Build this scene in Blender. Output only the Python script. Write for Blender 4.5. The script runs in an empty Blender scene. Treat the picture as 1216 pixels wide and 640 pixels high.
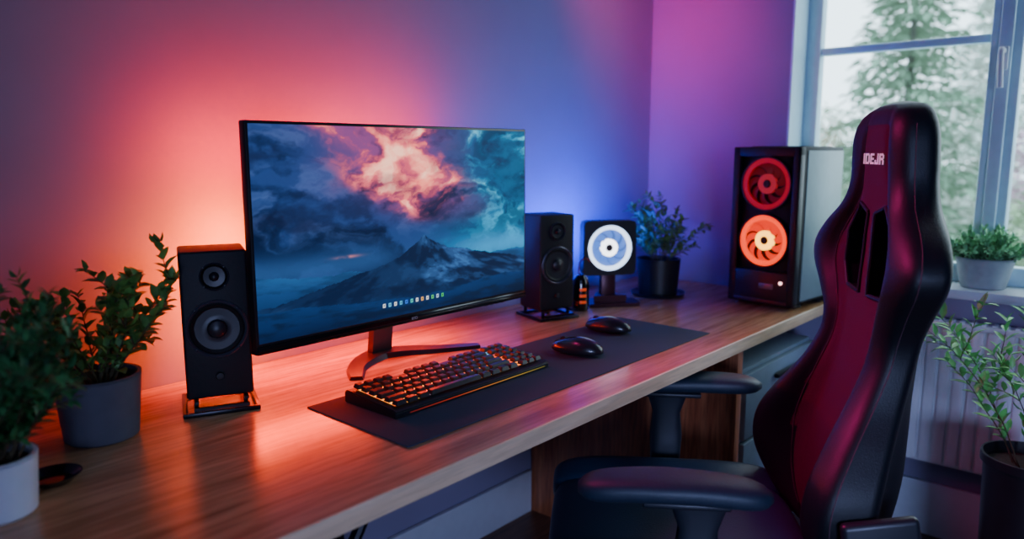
import bpy, bmesh, math, random
import numpy as np
from mathutils import Vector, Matrix, Euler
random.seed(7); np.random.seed(7)
COL=bpy.context.scene.collection
R=math.radians

# ---------------------------------------------------------------- materials
def srgb(r,g,b):
    f=lambda c:(c/12.92 if c<=.04045 else ((c+.055)/1.055)**2.4)
    return (f(r/255),f(g/255),f(b/255),1)
MATS={}
def mat(name,col,rough=.5,metal=0,emit=None,es=0,var=.12,scale=30,bump=0,coat=0,spec=.5):
    if name in MATS: return MATS[name]
    m=bpy.data.materials.new(name); m.use_nodes=True
    nt=m.node_tree; b=nt.nodes['Principled BSDF']
    if len(col)==3: col=srgb(*col)
    tc=nt.nodes.new('ShaderNodeTexCoord'); n=nt.nodes.new('ShaderNodeTexNoise')
    n.inputs['Scale'].default_value=scale; n.inputs['Detail'].default_value=4
    nt.links.new(tc.outputs['Object'],n.inputs['Vector'])
    r=nt.nodes.new('ShaderNodeValToRGB')
    r.color_ramp.elements[0].position=.3; r.color_ramp.elements[1].position=.7
    r.color_ramp.elements[0].color=[c*(1-var) for c in col[:3]]+[1]
    r.color_ramp.elements[1].color=[min(1,c*(1+var)) for c in col[:3]]+[1]
    nt.links.new(n.outputs['Fac'],r.inputs['Fac']); nt.links.new(r.outputs['Color'],b.inputs['Base Color'])
    b.inputs['Roughness'].default_value=rough; b.inputs['Metallic'].default_value=metal
    b.inputs['Coat Weight'].default_value=coat; b.inputs['Specular IOR Level'].default_value=spec
    if emit:
        b.inputs['Emission Color'].default_value=srgb(*emit); b.inputs['Emission Strength'].default_value=es
    if bump:
        bp=nt.nodes.new('ShaderNodeBump'); bp.inputs['Strength'].default_value=bump; bp.inputs['Distance'].default_value=.002
        nt.links.new(n.outputs['Fac'],bp.inputs['Height']); nt.links.new(bp.outputs['Normal'],b.inputs['Normal'])
    MATS[name]=m; return m
def wood(name,c1,c2,c3,rough,axis='X',plank=0,gs=1.0,dark=.35,fac=.6):
    m=bpy.data.materials.new(name); m.use_nodes=True; nt=m.node_tree; b=nt.nodes['Principled BSDF']
    tc=nt.nodes.new('ShaderNodeTexCoord'); mp=nt.nodes.new('ShaderNodeMapping')
    sc={'X':(1.2,14,14),'Y':(14,1.2,14),'Z':(14,14,1.2)}[axis]
    mp.inputs['Scale'].default_value=[v*gs for v in sc]
    nt.links.new(tc.outputs['Object'],mp.inputs['Vector'])
    n=nt.nodes.new('ShaderNodeTexNoise'); n.inputs['Scale'].default_value=2.2; n.inputs['Detail'].default_value=8; n.inputs['Distortion'].default_value=.6
    nt.links.new(mp.outputs[0],n.inputs['Vector'])
    n2=nt.nodes.new('ShaderNodeTexNoise'); n2.inputs['Scale'].default_value=9; n2.inputs['Detail'].default_value=6
    nt.links.new(mp.outputs[0],n2.inputs['Vector'])
    r=nt.nodes.new('ShaderNodeValToRGB'); e=r.color_ramp.elements
    e[0].position=.3;e[0].color=srgb(*c1);e[1].position=.72;e[1].color=srgb(*c3)
    k=e.new(.5);k.color=srgb(*c2)
    nt.links.new(n.outputs['Fac'],r.inputs['Fac'])
    mx=nt.nodes.new('ShaderNodeMix'); mx.data_type='RGBA'; mx.blend_type='MULTIPLY'; mx.inputs[0].default_value=fac
    r2=nt.nodes.new('ShaderNodeValToRGB'); r2.color_ramp.elements[0].position=.38;r2.color_ramp.elements[1].position=.58
    r2.color_ramp.elements[0].color=(dark,dark,dark,1)
    nt.links.new(n2.outputs['Fac'],r2.inputs['Fac'])
    nt.links.new(r.outputs[0],mx.inputs[6]); nt.links.new(r2.outputs[0],mx.inputs[7])
    last=mx.outputs[2]
    if plank:
        br=nt.nodes.new('ShaderNodeTexBrick'); br.inputs['Scale'].default_value=1
        br.inputs['Brick Width'].default_value=1.3; br.inputs['Row Height'].default_value=plank
        br.inputs['Mortar Size'].default_value=.002; br.inputs['Color1'].default_value=(1,1,1,1); br.inputs['Color2'].default_value=(.7,.7,.7,1); br.inputs['Mortar'].default_value=(.1,.1,.1,1)
        nt.links.new(tc.outputs['Object'],br.inputs['Vector'])
        m2=nt.nodes.new('ShaderNodeMix'); m2.data_type='RGBA'; m2.blend_type='MULTIPLY'; m2.inputs[0].default_value=1
        nt.links.new(last,m2.inputs[6]); nt.links.new(br.outputs['Color'],m2.inputs[7]); last=m2.outputs[2]
    nt.links.new(last,b.inputs['Base Color']); b.inputs['Roughness'].default_value=rough
    bp=nt.nodes.new('ShaderNodeBump'); bp.inputs['Strength'].default_value=.1; bp.inputs['Distance'].default_value=.001
    nt.links.new(n2.outputs['Fac'],bp.inputs['Height']); nt.links.new(bp.outputs['Normal'],b.inputs['Normal'])
    MATS[name]=m; return m

BLACK=mat('black_plastic',(18,18,23),.38)
MATTE=mat('matte_black',(16,16,20),.6)
SATIN=mat('satin_black_metal',(30,30,36),.3,.6)
GLOSS=mat('gloss_black',(10,10,13),.12,coat=.5)
RUBBER=mat('rubber',(10,10,12),.6)
CONE=mat('speaker_cone',(28,28,34),.38)
RINGM=mat('speaker_ring',(70,70,82),.28,.4)
WALL=mat('painted_wall',(138,132,160),.85,var=.03,scale=6,bump=.05)
WHITE=mat('white_paint',(206,212,220),.5,var=.03)
FRAME=mat('window_frame_paint',(190,222,234),.45,var=.04)
CEIL=mat('ceiling_paint',(120,120,132),.9,var=.03)
LEATHER=mat('black_leather',(12,16,23),.48,bump=.3,scale=350,var=.2,spec=.4)
SEATL=mat('seat_leather',(34,52,78),.40,bump=.3,scale=350,var=.2)  # black leather lightened and tinted blue to carry the bluish light on it
CRIM=mat('crimson_fabric',(68,13,40),.75,bump=.6,scale=500,var=.25,spec=.35)
STITCH=mat('stitch_thread',(70,46,58),.7)
PANEL=mat('grey_steel_panel',(134,156,158),.4,.1,var=.05)
CAB=mat('cabinet_grey',(130,150,168),.5,var=.05)
MATF=mat('desk_mat_cloth',(42,52,72),.9,bump=.4,scale=600,var=.15)
SOIL=mat('soil',(38,28,22),.95,var=.5,scale=120,bump=1)
POTG=mat('pot_grey',(78,80,92),.6,var=.08)
POTB=mat('pot_black',(22,24,29),.4)
POTW=mat('pot_white',(210,216,226),.4,var=.04)
POTS=mat('pot_stone',(150,160,164),.7,var=.12)
LEAF1=mat('leaf_olive',(88,136,60),.5,var=.45,scale=25)
LEAF2=mat('leaf_dark',(50,118,64),.5,var=.45,scale=25)
LEAF3=mat('leaf_silver',(130,190,136),.6,var=.35,scale=40)
LEAF4=mat('leaf_fresh',(100,190,96),.45,var=.4,scale=20)
STEM=mat('stem_brown',(72,62,40),.8,var=.3)
RAD=mat('radiator_enamel',(236,240,244),.4,var=.02)
DESKW=wood('desk_wood',(166,118,80),(198,150,106),(218,172,128),.22,'X',dark=.5,fac=.5)
EDGEW=wood('desk_edge_wood',(214,178,140),(232,200,162),(244,214,178),.4,'X',dark=.65,fac=.5)
PANELW=wood('panel_wood',(150,76,48),(184,106,68),(206,134,90),.4,'Z')
FLOORW=wood('floor_wood',(84,54,42),(114,74,58),(136,92,72),.35,'X',plank=.12)

# ---------------------------------------------------------------- mesh helpers
def xf(loc=(0,0,0),rot=(0,0,0)):
    return Matrix.Translation(loc)@Euler(rot).to_matrix().to_4x4()
def box(bm,size,loc=(0,0,0),rot=(0,0,0),bev=0,seg=2,mi=0):
    r=bmesh.ops.create_cube(bm,size=1,matrix=Matrix.Diagonal((*size,1)))
    vs=r['verts']
    if bev>0:
        es=list({e for v in vs for e in v.link_edges})
        g=bmesh.ops.bevel(bm,geom=es,offset=bev,segments=seg,profile=.5,affect='EDGES')
        allv=set(v for v in vs if v.is_valid)
        for f in g['faces']: allv.update(f.verts)
        st=list(allv); seen=set(st)
        while st:
            v=st.pop()
            for e in v.link_edges:
                o=e.other_vert(v)
                if o not in seen: seen.add(o); st.append(o)
        vs=list(seen)
    bmesh.ops.transform(bm,matrix=xf(loc,rot),verts=vs)
    for f in {f for v in vs for f in v.link_faces}: f.material_index=mi
    return vs
def lathe(bm,prof,seg=48,loc=(0,0,0),rot=(0,0,0),mi=0,close=False):
    M=xf(loc,rot); rings=[]
    for r,z in prof:
        if r<1e-6: rings.append([bm.verts.new(M@Vector((0,0,z)))])
        else: rings.append([bm.verts.new(M@Vector((r*math.cos(2*math.pi*i/seg),r*math.sin(2*math.pi*i/seg),z))) for i in range(seg)])
    if close: rings.append(rings[0])
    for a,b in zip(rings,rings[1:]):
        for i in range(seg):
            j=(i+1)%seg
            if len(a)==1 and len(b)==1: continue
            if len(a)==1: vs=[a[0],b[j],b[i]]
            elif len(b)==1: vs=[a[i],a[j],b[0]]
            else: vs=[a[i],a[j],b[j],b[i]]
            try: f=bm.faces.new(vs); f.material_index=mi
            except ValueError: pass
def tube(bm,pts,r,seg=10,mi=0,cap=True):
    pts=[Vector(p) for p in pts]; rings=[]; n=None
    rr=r if isinstance(r,(list,tuple)) else [r]*len(pts)
    for i,p in enumerate(pts):
        t=(pts[min(i+1,len(pts)-1)]-pts[max(i-1,0)]).normalized()
        if n is None:
            n=t.orthogonal().normalized()
        n=(n-t*n.dot(t)).normalized(); b=t.cross(n)
        rings.append([bm.verts.new(p+rr[i]*(n*math.cos(2*math.pi*k/seg)+b*math.sin(2*math.pi*k/seg))) for k in range(seg)])
    for a,b in zip(rings,rings[1:]):
        for k in range(seg):
            f=bm.faces.new([a[k],a[(k+1)%seg],b[(k+1)%seg],b[k]]); f.material_index=mi
    if cap:
        bm.faces.new(rings[0][::-1]).material_index=mi; bm.faces.new(rings[-1]).material_index=mi
def prism(bm,poly,d,M,mi=0):
    a=[bm.verts.new(M@Vector((x,y,0))) for x,y in poly]; b=[bm.verts.new(M@Vector((x,y,d))) for x,y in poly]
    n=len(poly)
    bm.faces.new(a[::-1]).material_index=mi; bm.faces.new(b).material_index=mi
    for i in range(n): bm.faces.new([a[i],a[(i+1)%n],b[(i+1)%n],b[i]]).material_index=mi
def pillow(bm,size,loc,rot=(0,0,0),p=.45,pz=.6):
    r=bmesh.ops.create_uvsphere(bm,u_segments=48,v_segments=24,radius=1)
    for v in r['verts']:
        x,y,z=v.co; h=math.hypot(x,y)
        if h>1e-6:
            c,s=x/h,y/h; hh=h**pz
            x=math.copysign(abs(c)**p,c)*hh; y=math.copysign(abs(s)**p,s)*hh
        z=math.copysign(abs(z)**pz,z)
        v.co=(x*size[0]/2,y*size[1]/2,z*size[2]/2)
    bmesh.ops.transform(bm,matrix=xf(loc,rot),verts=r['verts'])
def smoothpath(P,n=8):
    P=[Vector(p) for p in P]; out=[]
    for i in range(len(P)-1):
        p0=P[max(i-1,0)];p1=P[i];p2=P[i+1];p3=P[min(i+2,len(P)-1)]
        for k in range(n):
            t=k/n; out.append(.5*((2*p1)+(p2-p0)*t+(2*p0-5*p1+4*p2-p3)*t*t+(3*p1-p0-3*p2+p3)*t**3))
    out.append(P[-1]); return out
def finish(bm,name,mats,parent=None,loc=(0,0,0),rot=(0,0,0),smooth=True,label=None,ang=35):
    bmesh.ops.recalc_face_normals(bm,faces=bm.faces)
    me=bpy.data.meshes.new(name); bm.to_mesh(me); bm.free()
    for m in (mats if isinstance(mats,(list,tuple)) else [mats]): me.materials.append(m)
    if smooth:
        me.polygons.foreach_set('use_smooth',[True]*len(me.polygons))
        me.set_sharp_from_angle(angle=R(ang))
    o=bpy.data.objects.new(name,me); COL.objects.link(o)
    o.location=loc; o.rotation_euler=rot
    if parent: o.parent=parent
    if label: o['label']=label
    return o
def root(name,label,cat,loc,rz=0,group=None):
    o=bpy.data.objects.new(name,None); o.empty_display_size=.05; COL.objects.link(o)
    o.location=loc; o.rotation_euler=(0,0,rz); o['label']=label; o['category']=cat
    if group:o['group']=group
    return o
def tag(o,label,cat,group=None,kind=None):
    o['label']=label;o['category']=cat
    if group:o['group']=group
    if kind:o['kind']=kind
    return o
def struct(o): o['kind']='structure'; return o
NB=bmesh.new
def text(name,s,size,m,parent,loc,rot,ext=.0004,off=0,sp=1):
    c=bpy.data.curves.new(name,'FONT'); c.body=s; c.size=size; c.extrude=ext; c.align_x='CENTER'; c.align_y='CENTER'; c.offset=off; c.space_character=sp
    t=bpy.data.objects.new('tmp',c); COL.objects.link(t); bpy.context.view_layer.update()
    me=bpy.data.meshes.new_from_object(t.evaluated_get(bpy.context.evaluated_depsgraph_get()))
    bpy.data.objects.remove(t); me.materials.clear(); me.materials.append(m)
    o=bpy.data.objects.new(name,me); COL.objects.link(o); o.parent=parent; o.location=loc; o.rotation_euler=rot
    return o

# ---------------------------------------------------------------- room
WX,WY=2.65,1.60
bm=NB(); box(bm,(4.7,.15,2.7),(.5,WY+.075,1.25)); struct(finish(bm,'wall_left',WALL,smooth=False))
bm=NB()
def yb(bm,y0,y1,z0,z1,x0=WX,x1=WX+.2): box(bm,(x1-x0,y1-y0,z1-z0),((x0+x1)/2,(y0+y1)/2,(z0+z1)/2))
WT=2.2; WB=.80; WY0=-.42; WY1=1.045
yb(bm,WY1,WY,0,2.5); yb(bm,WY0,WY1,0,WB); yb(bm,WY0,WY1,WT,2.5); yb(bm,-2.1,WY0,0,2.5)
struct(finish(bm,'wall_back',WALL,smooth=False))
bm=NB(); box(bm,(4.7,.15,2.5),(.5,-2.175,1.25)); struct(finish(bm,'wall_right',WALL,smooth=False))
bm=NB(); box(bm,(.15,3.7,2.5),(-1.775,-.25,1.25)); struct(finish(bm,'wall_front',WALL,smooth=False))
bm=NB(); box(bm,(4.7,4.0,.1),(.5,-.25,-.05)); struct(finish(bm,'floor',FLOORW,smooth=False))
bm=NB(); box(bm,(4.7,4.0,.1),(.5,-.25,2.55)); struct(finish(bm,'ceiling',CEIL,smooth=False))
bm=NB(); box(bm,(3.0,.018,.15),(.4,WY-.009,.075),bev=.004); struct(finish(bm,'baseboard_left',WHITE))
bm=NB(); box(bm,(.018,2.9,.18),(WX-.009,-.62,.09),bev=.004); struct(finish(bm,'baseboard_back',WHITE))
bm=NB(); box(bm,(.24,WY1-WY0-.002,.03),(WX+.075,(WY0+WY1)/2,WB+.015),bev=.006)
struct(finish(bm,'trim_1',WHITE))
bm=NB(); box(bm,(.126,.008,WT-WB-.031),(WX+.062,WY1-.004,(WT+WB+.031)/2)); struct(finish(bm,'trim_2',FRAME,smooth=False))
# window
win=root('window_1','x','window',(WX+.15,0,0)); del win['label']; del win['category']; win['kind']='structure'
def wf(name,y0,y1,z0,z1,d=.05,x=0):
    bm=NB(); box(bm,(d,y1-y0,z1-z0),(x,(y0+y1)/2,(z0+z1)/2),bev=.006); return finish(bm,name,FRAME,win)
ZB=WB+.03
wf('jamb',.990,WY1-.001,ZB,WT); wf('jamb',WY0+.001,WY0+.05,ZB,WT)
wf('frame_head',WY0+.05,.990,WT-.05,WT-.001); wf('frame_bottom',WY0+.05,.990,ZB,ZB+.06)
wf('mullion',.385,.472,ZB+.06,WT-.05,.06,-.005)
wf('mullion_rail',.41,.447,ZB+.06,WT-.05,.02,-.043)
wf('glazing_bar',.472,.990,1.585,1.612,.035); wf('glazing_bar',WY0+.05,.385,1.585,1.612,.035)
gm=bpy.data.materials.new('window_glass'); gm.use_nodes=True; nt=gm.node_tree; nt.nodes.clear()
o=nt.nodes.new('ShaderNodeOutputMaterial');mx=nt.nodes.new('ShaderNodeMixShader');tr=nt.nodes.new('ShaderNodeBsdfTransparent');gl=nt.nodes.new('ShaderNodeBsdfGlossy')
gl.inputs['Roughness'].default_value=.02; mx.inputs[0].default_value=.04
nt.links.new(tr.outputs[0],mx.inputs[1]);nt.links.new(gl.outputs[0],mx.inputs[2]);nt.links.new(mx.outputs[0],o.inputs[0])
for y0,y1 in((WY0+.05,.385),(.472,.99)):
    bm=NB(); box(bm,(.004,y1-y0,WT-ZB-.1),(.012,(y0+y1)/2,(WT+ZB)/2)); finish(bm,'glass_pane',gm,win,smooth=False)
bm=NB(); box(bm,(.012,.028,.07),(-.058,.43,1.53),bev=.005); tube(bm,smoothpath([(-.06,.43,1.55),(-.095,.43,1.552),(-.10,.43,1.53),(-.10,.425,1.44)]),.008)
finish(bm,'window_handle',WHITE,win)

# radiator
rad=root('radiator','white enamelled panel radiator mounted under the window','radiator',(2.585,.2,.0))
bm=NB(); L=1.16
box(bm,(.012,L,.46),(.02,0,.49),bev=.004)
n=29
for i in range(n): box(bm,(.014,L/n*.74,.44),(.010,-L/2+L/n*(i+.5),.49),bev=.004,seg=2)
finish(bm,'radiator_panel',RAD,rad)
bm=NB(); box(bm,(.06,L+.01,.016),(.01,0,.724),bev=.004)
for i in range(40): box(bm,(.03,.012,.006),(.01,-L/2+.02+i*.0287,.734))
finish(bm,'top_grille',RAD,rad)
for y in(-.5,.5):
    bm=NB(); tube(bm,[(.01,y,.27),(.01,y,.0)],.009); finish(bm,'pipe',RAD,rad)
for y in(-.4,.4):
    bm=NB(); box(bm,(.042,.03,.3),(.043,y,.5)); finish(bm,'wall_bracket',RAD,rad)

# ---------------------------------------------------------------- desk
DX0,DX1,DY0,DY1,DZ=-.6,2.62,.83,WY-.002,.75
desk=root('desk','long brown wood-grain desk running along the wall','desk',(0,0,0))
bm=NB(); box(bm,(DX1-DX0,DY1-DY0-.004,.034),((DX0+DX1)/2,(DY0+.004+DY1)/2,DZ-.017),bev=.001,seg=1)
top=finish(bm,'desktop',DESKW,desk)
bm=NB(); box(bm,(DX1-DX0,.004,.034),((DX0+DX1)/2,DY0+.002,DZ-.017),bev=.001,seg=1)
finish(bm,'edge_band',EDGEW,top,label='paler wooden front edge band')
bm=NB(); box(bm,(.032,DY1-DY0-.03,DZ-.0345),(1.92,(DY0+DY1)/2+.005,(DZ-.0345)/2),bev=.002)
finish(bm,'side_panel',PANELW,desk,label='reddish brown wooden panel supporting the desk')
for x in(-.35,.655):
    bm=NB()
    for y in(.98,1.5): box(bm,(.04,.04,.70),(x,y,.3505),bev=.003)
    box(bm,(.04,.56,.03),(x,1.24,.7005),bev=.003); box(bm,(.04,.5,.03),(x,1.24,.1),bev=.003)
    tube(bm,[(x,.99,.50),(x+.13,.99,.70)],.011); tube(bm,[(x,.99,.50),(x-.13,.99,.70)],.011)
    box(bm,(.32,.03,.012),(x,.99,.7095))
    finish(bm,'leg',SATIN,desk,label='black steel leg frame with diagonal braces')
cab=root('drawer_cabinet','grey metal drawer cabinet standing under the desk','cabinet',(2.235,1.12,0))
bm=NB(); box(bm,(.54,.50,.60),(0,0,.335),bev=.004); box(bm,(.50,.46,.035),(0,0,.0175)); finish(bm,'body',CAB,cab)
for i,(z0,z1) in enumerate(((.045,.23),(.235,.42),(.425,.628))):
    bm=NB(); box(bm,(.525,.018,z1-z0-.006),(0,-.26,(z0+z1)/2),bev=.004); d=finish(bm,'drawer',CAB,cab)
    bm=NB(); box(bm,(.16,.016,.014),(0,-.28,z1-.045),bev=.004); finish(bm,'handle',SATIN,d)

# desk mat
bm=NB(); box(bm,(1.09,.305,.003),(0,0,.0015),bev=.0012,seg=2); tag(finish(bm,'desk_mat',MATF,loc=(1.338,1.083,DZ),rot=(0,0,R(-.4))),'long dark slate cloth desk mat under keyboard and mice','desk mat')
MZ=DZ+.003

# ---------------------------------------------------------------- monitor
MX0,MX1,MZ0,MZ1=.713,1.500,.865,1.307; MYP=1.275
mon=root('monitor','large thin-bezel black monitor showing a mountain wallpaper','monitor',(1.106,1.36,DZ))
mcx,mcz=(MX0+MX1)/2-1.106,(MZ0+MZ1)/2-DZ; mw,mh=MX1-MX0,MZ1-MZ0; my=MYP-1.36
bm=NB(); box(bm,(mw,.022,mh),(mcx,my+.011,mcz),bev=.003,seg=2)
box(bm,(mw*.72,.025,mh*.62),(mcx,my+.03,mcz-.02),bev=.012,seg=3)
finish(bm,'housing',BLACK,mon)
bm=NB()
box(bm,(mw-.002,.003,.016),(mcx,my-.0012,mcz-mh/2+.009),bev=.001); finish(bm,'bottom_bezel',GLOSS,mon)
NXs,NYs=440,250
u=np.linspace(0,1,NXs)[None,:].repeat(NYs,0); v=np.linspace(0,1,NYs)[:,None].repeat(NXs,1)
def vn(x,y,seed):
    rs=np.random.RandomState(seed); g=rs.rand(64,64)
    xi=np.floor(x).astype(int);yi=np.floor(y).astype(int);fx=x-xi;fy=y-yi
    fx=fx*fx*(3-2*fx);fy=fy*fy*(3-2*fy)
    a=g[yi%64,xi%64];b=g[yi%64,(xi+1)%64];c=g[(yi+1)%64,xi%64];d=g[(yi+1)%64,(xi+1)%64]
    return (a*(1-fx)+b*fx)*(1-fy)+(c*(1-fx)+d*fx)*fy
def fbm(x,y,seed,o=6):
    s=0;a=.5;t=0
    for i in range(o):
        s=s+a*vn(x,y,seed+i);t+=a;x=x*2.03+3.1;y=y*2.03+1.7;a*=.55
    return s/t
def ss(a,b,x):
    t=np.clip((x-a)/(b-a),0,1);return t*t*(3-2*t)
def lerp(A,B,t): return A+(B-A)*t[...,None]
C=lambda r,g,b:np.array([r,g,b],float)/255
wx=fbm(u*4,v*3.5,11)-.5; wy=fbm(u*4+9,v*3.5+4,21)-.5
cl=fbm(u*5+wx*2.2,v*4.6+wy*2.2,3,7); cl2=fbm(u*9+wx*3,v*8+wy*3,33,6); cl3=fbm(u*16+wx*4,v*13+wy*4,133,5)
one=np.ones_like(u)
img=lerp(one[...,None]*C(5,16,42),C(24,46,92),ss(.3,.62,cl))
img=lerp(img,C(56,78,128),ss(.5,.72,cl2)*.6*ss(.3,.6,v))
right=ss(.56,.92,u+.22*(cl-.5))
img=lerp(img,C(10,74,110),right*.85)
img=lerp(img,C(20,146,186),right*ss(.42,.62,cl2)*.85)
img=lerp(img,C(112,216,228),right*ss(.54,.70,cl2)*ss(.45,.75,v)*.8)
img=lerp(img,C(5,24,48),right*ss(.52,.68,cl)*.6)
ln=(u-.36)-(1-v)*.58+wx*.22
band=np.exp(-(ln/.15)**2)*ss(.42,.66,v)
bur=np.exp(-((u-.46+wx*.25)/.23)**2-((v-.94+wy*.25)/.24)**2)
e0=np.clip(.85*band+.65*bur,0,1)
tex=.55*cl2+.45*cl3
img=lerp(img,C(104,54,104),np.clip(e0*1.25,0,1)*.9*ss(.20,.50,cl))
e=np.clip(e0*(.26+1.4*ss(.32,.70,tex)),0,1)
img=lerp(img,C(190,66,88),ss(.10,.85,e)*.9); img=lerp(img,C(244,112,98),ss(.40,1.0,e)*ss(.32,.68,cl3)*.95); img=lerp(img,C(255,190,164),ss(.66,1,e)*ss(.48,.74,tex)*.9)
dk=ss(.50,.74,fbm(u*7+5,v*7+2,77)); img=lerp(img,C(12,18,44),dk*.6*(1-.6*e))
hz=np.exp(-((v-.32)/.085)**2)
img=lerp(img,C(34,122,172),hz*ss(.45,.85,u)*.9); img=lerp(img,C(32,66,112),hz*(1-ss(.3,.6,u))*.75)
img=lerp(img,C(214,110,108),np.exp(-((v-.355)/.008)**2-((u-.27)/.04)**2)*ss(.40,.6,cl2)*.7)
def ridge(base,amp,sc,seed,extra=0): return base+amp*(fbm(u*sc+seed,u*0+seed*.37,seed,6)-.5)+extra
def layer(img,r,c1,c2,sc,seed):
    d=np.clip((r-v)/.08,0,1)
    return np.where((v<r)[...,None],lerp(lerp(one[...,None]*c2,c1,1-d),c2*.6,ss(.4,.7,fbm(u*sc+v*3,v*sc*2.5,seed))*.5),img)
img=layer(img,ridge(.265,.09,6,51,.04*ss(.2,0,u)),C(26,66,112),C(18,50,92),8,52)
img=layer(img,ridge(.215,.08,7,57),C(18,50,92),C(12,38,74),9,58)
def mountain(img,c,top0,ds,drops,seed,rough,ca,cb,mist,mt):
    d=u-c
    top=top0-np.interp(d,ds,drops)+rough*(fbm(u*20+seed,u*0+seed,seed)-.5)*np.clip(np.abs(d)*12,0,1)+.008*(fbm(u*70+seed,u*0+seed,seed+3)-.5)
    q=d/(np.clip(top0+.04-v,0.02,1)+.02)
    st=fbm(q*2.6+seed,v*10+q*.8,seed+5,5); st2=fbm(q*7+seed,v*26,seed+9,4)
    lit=ss(.44,.66,st)*.6+ss(.48,.68,st2)*.35
    side=np.interp(d,[-.02,.02],[.35,1.0])
    cc=lerp(one[...,None]*ca,cb,np.clip(lit*side,0,1))
    cc=lerp(cc,mist,(1-ss(mt,mt+.12,v))*.8)
    return np.where((v<top)[...,None],cc,img)
img=mountain(img,.545,.425,[-.55,-.36,-.25,-.16,-.10,-.05,-.02,0,.02,.05,.10,.17,.27,.40,.5],[.27,.215,.175,.14,.105,.065,.030,0,.022,.052,.082,.105,.14,.185,.22],91,.035,C(7,20,46),C(44,84,136),C(12,36,74),.03)
r2=ridge(.085,.05,7,71,.12*np.abs(u-.55))
img=layer(img,r2,C(12,38,78),C(9,28,60),11,81)
img=layer(img,ridge(.05,.03,5,171,.08*np.abs(u-.5)),C(10,32,68),C(6,20,48),12,181)
cols=[(230,235,240),(90,190,240),(240,240,240),(70,180,230),(40,110,230),(70,200,190),(240,240,245),(250,180,90),(240,240,240),(80,200,110),(180,210,240),(60,190,100)]
for i,cc in enumerate(cols):
    u0=.39+i*.0205
    k=(np.abs(u-u0)<.0050)&(np.abs(v-.068)<.0092); img[k]=C(*cc)*.85
    k=(np.abs(u-u0)<.0024)&(np.abs(v-.068)<.0045); img[k]=C(*cc)*.45
img=np.clip(img,0,1)
lin=np.where(img<=.04045,img/12.92,((img+.055)/1.055)**2.4)
sw,sh=mw-.012,mh-.028
X=(u-.5)*sw; Zc=(v-.5)*sh
verts=np.stack([X,np.zeros_like(X),Zc],-1).reshape(-1,3)
idx=np.arange(NXs*NYs).reshape(NYs,NXs)
faces=np.stack([idx[:-1,:-1],idx[:-1,1:],idx[1:,1:],idx[1:,:-1]],-1).reshape(-1,4)
me=bpy.data.meshes.new('screen'); me.from_pydata(verts.tolist(),[],faces.tolist())
at=me.color_attributes.new('pic','FLOAT_COLOR','POINT')
at.data.foreach_set('color',np.concatenate([lin.reshape(-1,3),np.ones((NXs*NYs,1))],1).ravel())
sm=bpy.data.materials.new('screen_picture'); sm.use_nodes=True; nt=sm.node_tree; b=nt.nodes['Principled BSDF']
a=nt.nodes.new('ShaderNodeVertexColor'); a.layer_name='pic'
b.inputs['Base Color'].default_value=(.004,.004,.004,1); b.inputs['Roughness'].default_value=.5; b.inputs['Specular IOR Level'].default_value=.1
nt.links.new(a.outputs[0],b.inputs['Emission Color']); b.inputs['Emission Strength'].default_value=2.2
me.materials.append(sm)
o=bpy.data.objects.new('screen',me); COL.objects.link(o); o.parent=mon; o.location=(mcx,my-.0006,mcz+.008); o['label']='lit display with stormy sky and mountain peak'
text('logo','BYO',.009,mat('logo_grey',(150,150,160),.4),mon,(mcx,my-.003,mcz-mh/2+.009),(R(90),0,0))
bm=NB()
NKX=.030
P=smoothpath([(NKX,.080,.010),(NKX-.004,.062,.10),(NKX-.010,.025,.20),(NKX-.02,-.02,.31)],6); lo=[]
for i,p in enumerate(P):
    t=i/(len(P)-1); w=.030-.004*t; dd=.010
    lo.append([bm.verts.new(p+Vector((sx*w,sy*dd,0))) for sx,sy in((-1,-1),(1,-1),(1,1),(-1,1))])
for A,B in zip(lo,lo[1:]):
    for k in range(4): bm.faces.new([A[k],A[(k+1)%4],B[(k+1)%4],B[k]])
bm.faces.new(lo[0]); bm.faces.new(lo[-1][::-1])
box(bm,(.09,.05,.09),(0,-.035,.30),bev=.01)
finish(bm,'stand_neck',mat('neck_metal',(54,46,54),.35,.4),mon)
bm=NB()
for sx,pts in((-1,[(NKX+.02,.085,.012),(-.02,.062,.012),(-.085,.020,.010),(-.135,-.045,.008)]),(1,[(NKX-.02,.085,.012),(.08,.055,.012),(.16,.0,.010),(.25,-.050,.008)])):
    P=smoothpath(pts,8); M=len(P); lo=[]
    for i,p in enumerate(P):
        t=(P[min(i+1,M-1)]-P[max(i-1,0)]).normalized(); nrm=Vector((-t.y,t.x,0)).normalized(); w=.026*(1-i/M)+.014
        g=Vector((0,0,p.z))
        lo.append([bm.verts.new(p+nrm*w-g),bm.verts.new(p-nrm*w-g),bm.verts.new(p-nrm*w*.8),bm.verts.new(p+nrm*w*.8)])
    for A,B in zip(lo,lo[1:]):
        for k in range(4): bm.faces.new([A[k],A[(k+1)%4],B[(k+1)%4],B[k]])
    bm.faces.new(lo[0]); bm.faces.new(lo[-1][::-1])
finish(bm,'stand_base',mat('stand_metal',(70,50,56),.32,.5),mon,ang=30)
for i in range(4):
    bm=NB(); box(bm,(.012,.006,.004),(mcx+.25+i*.02,my+.01,mcz-mh/2-.001)); finish(bm,'control_button',BLACK,mon)

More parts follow.
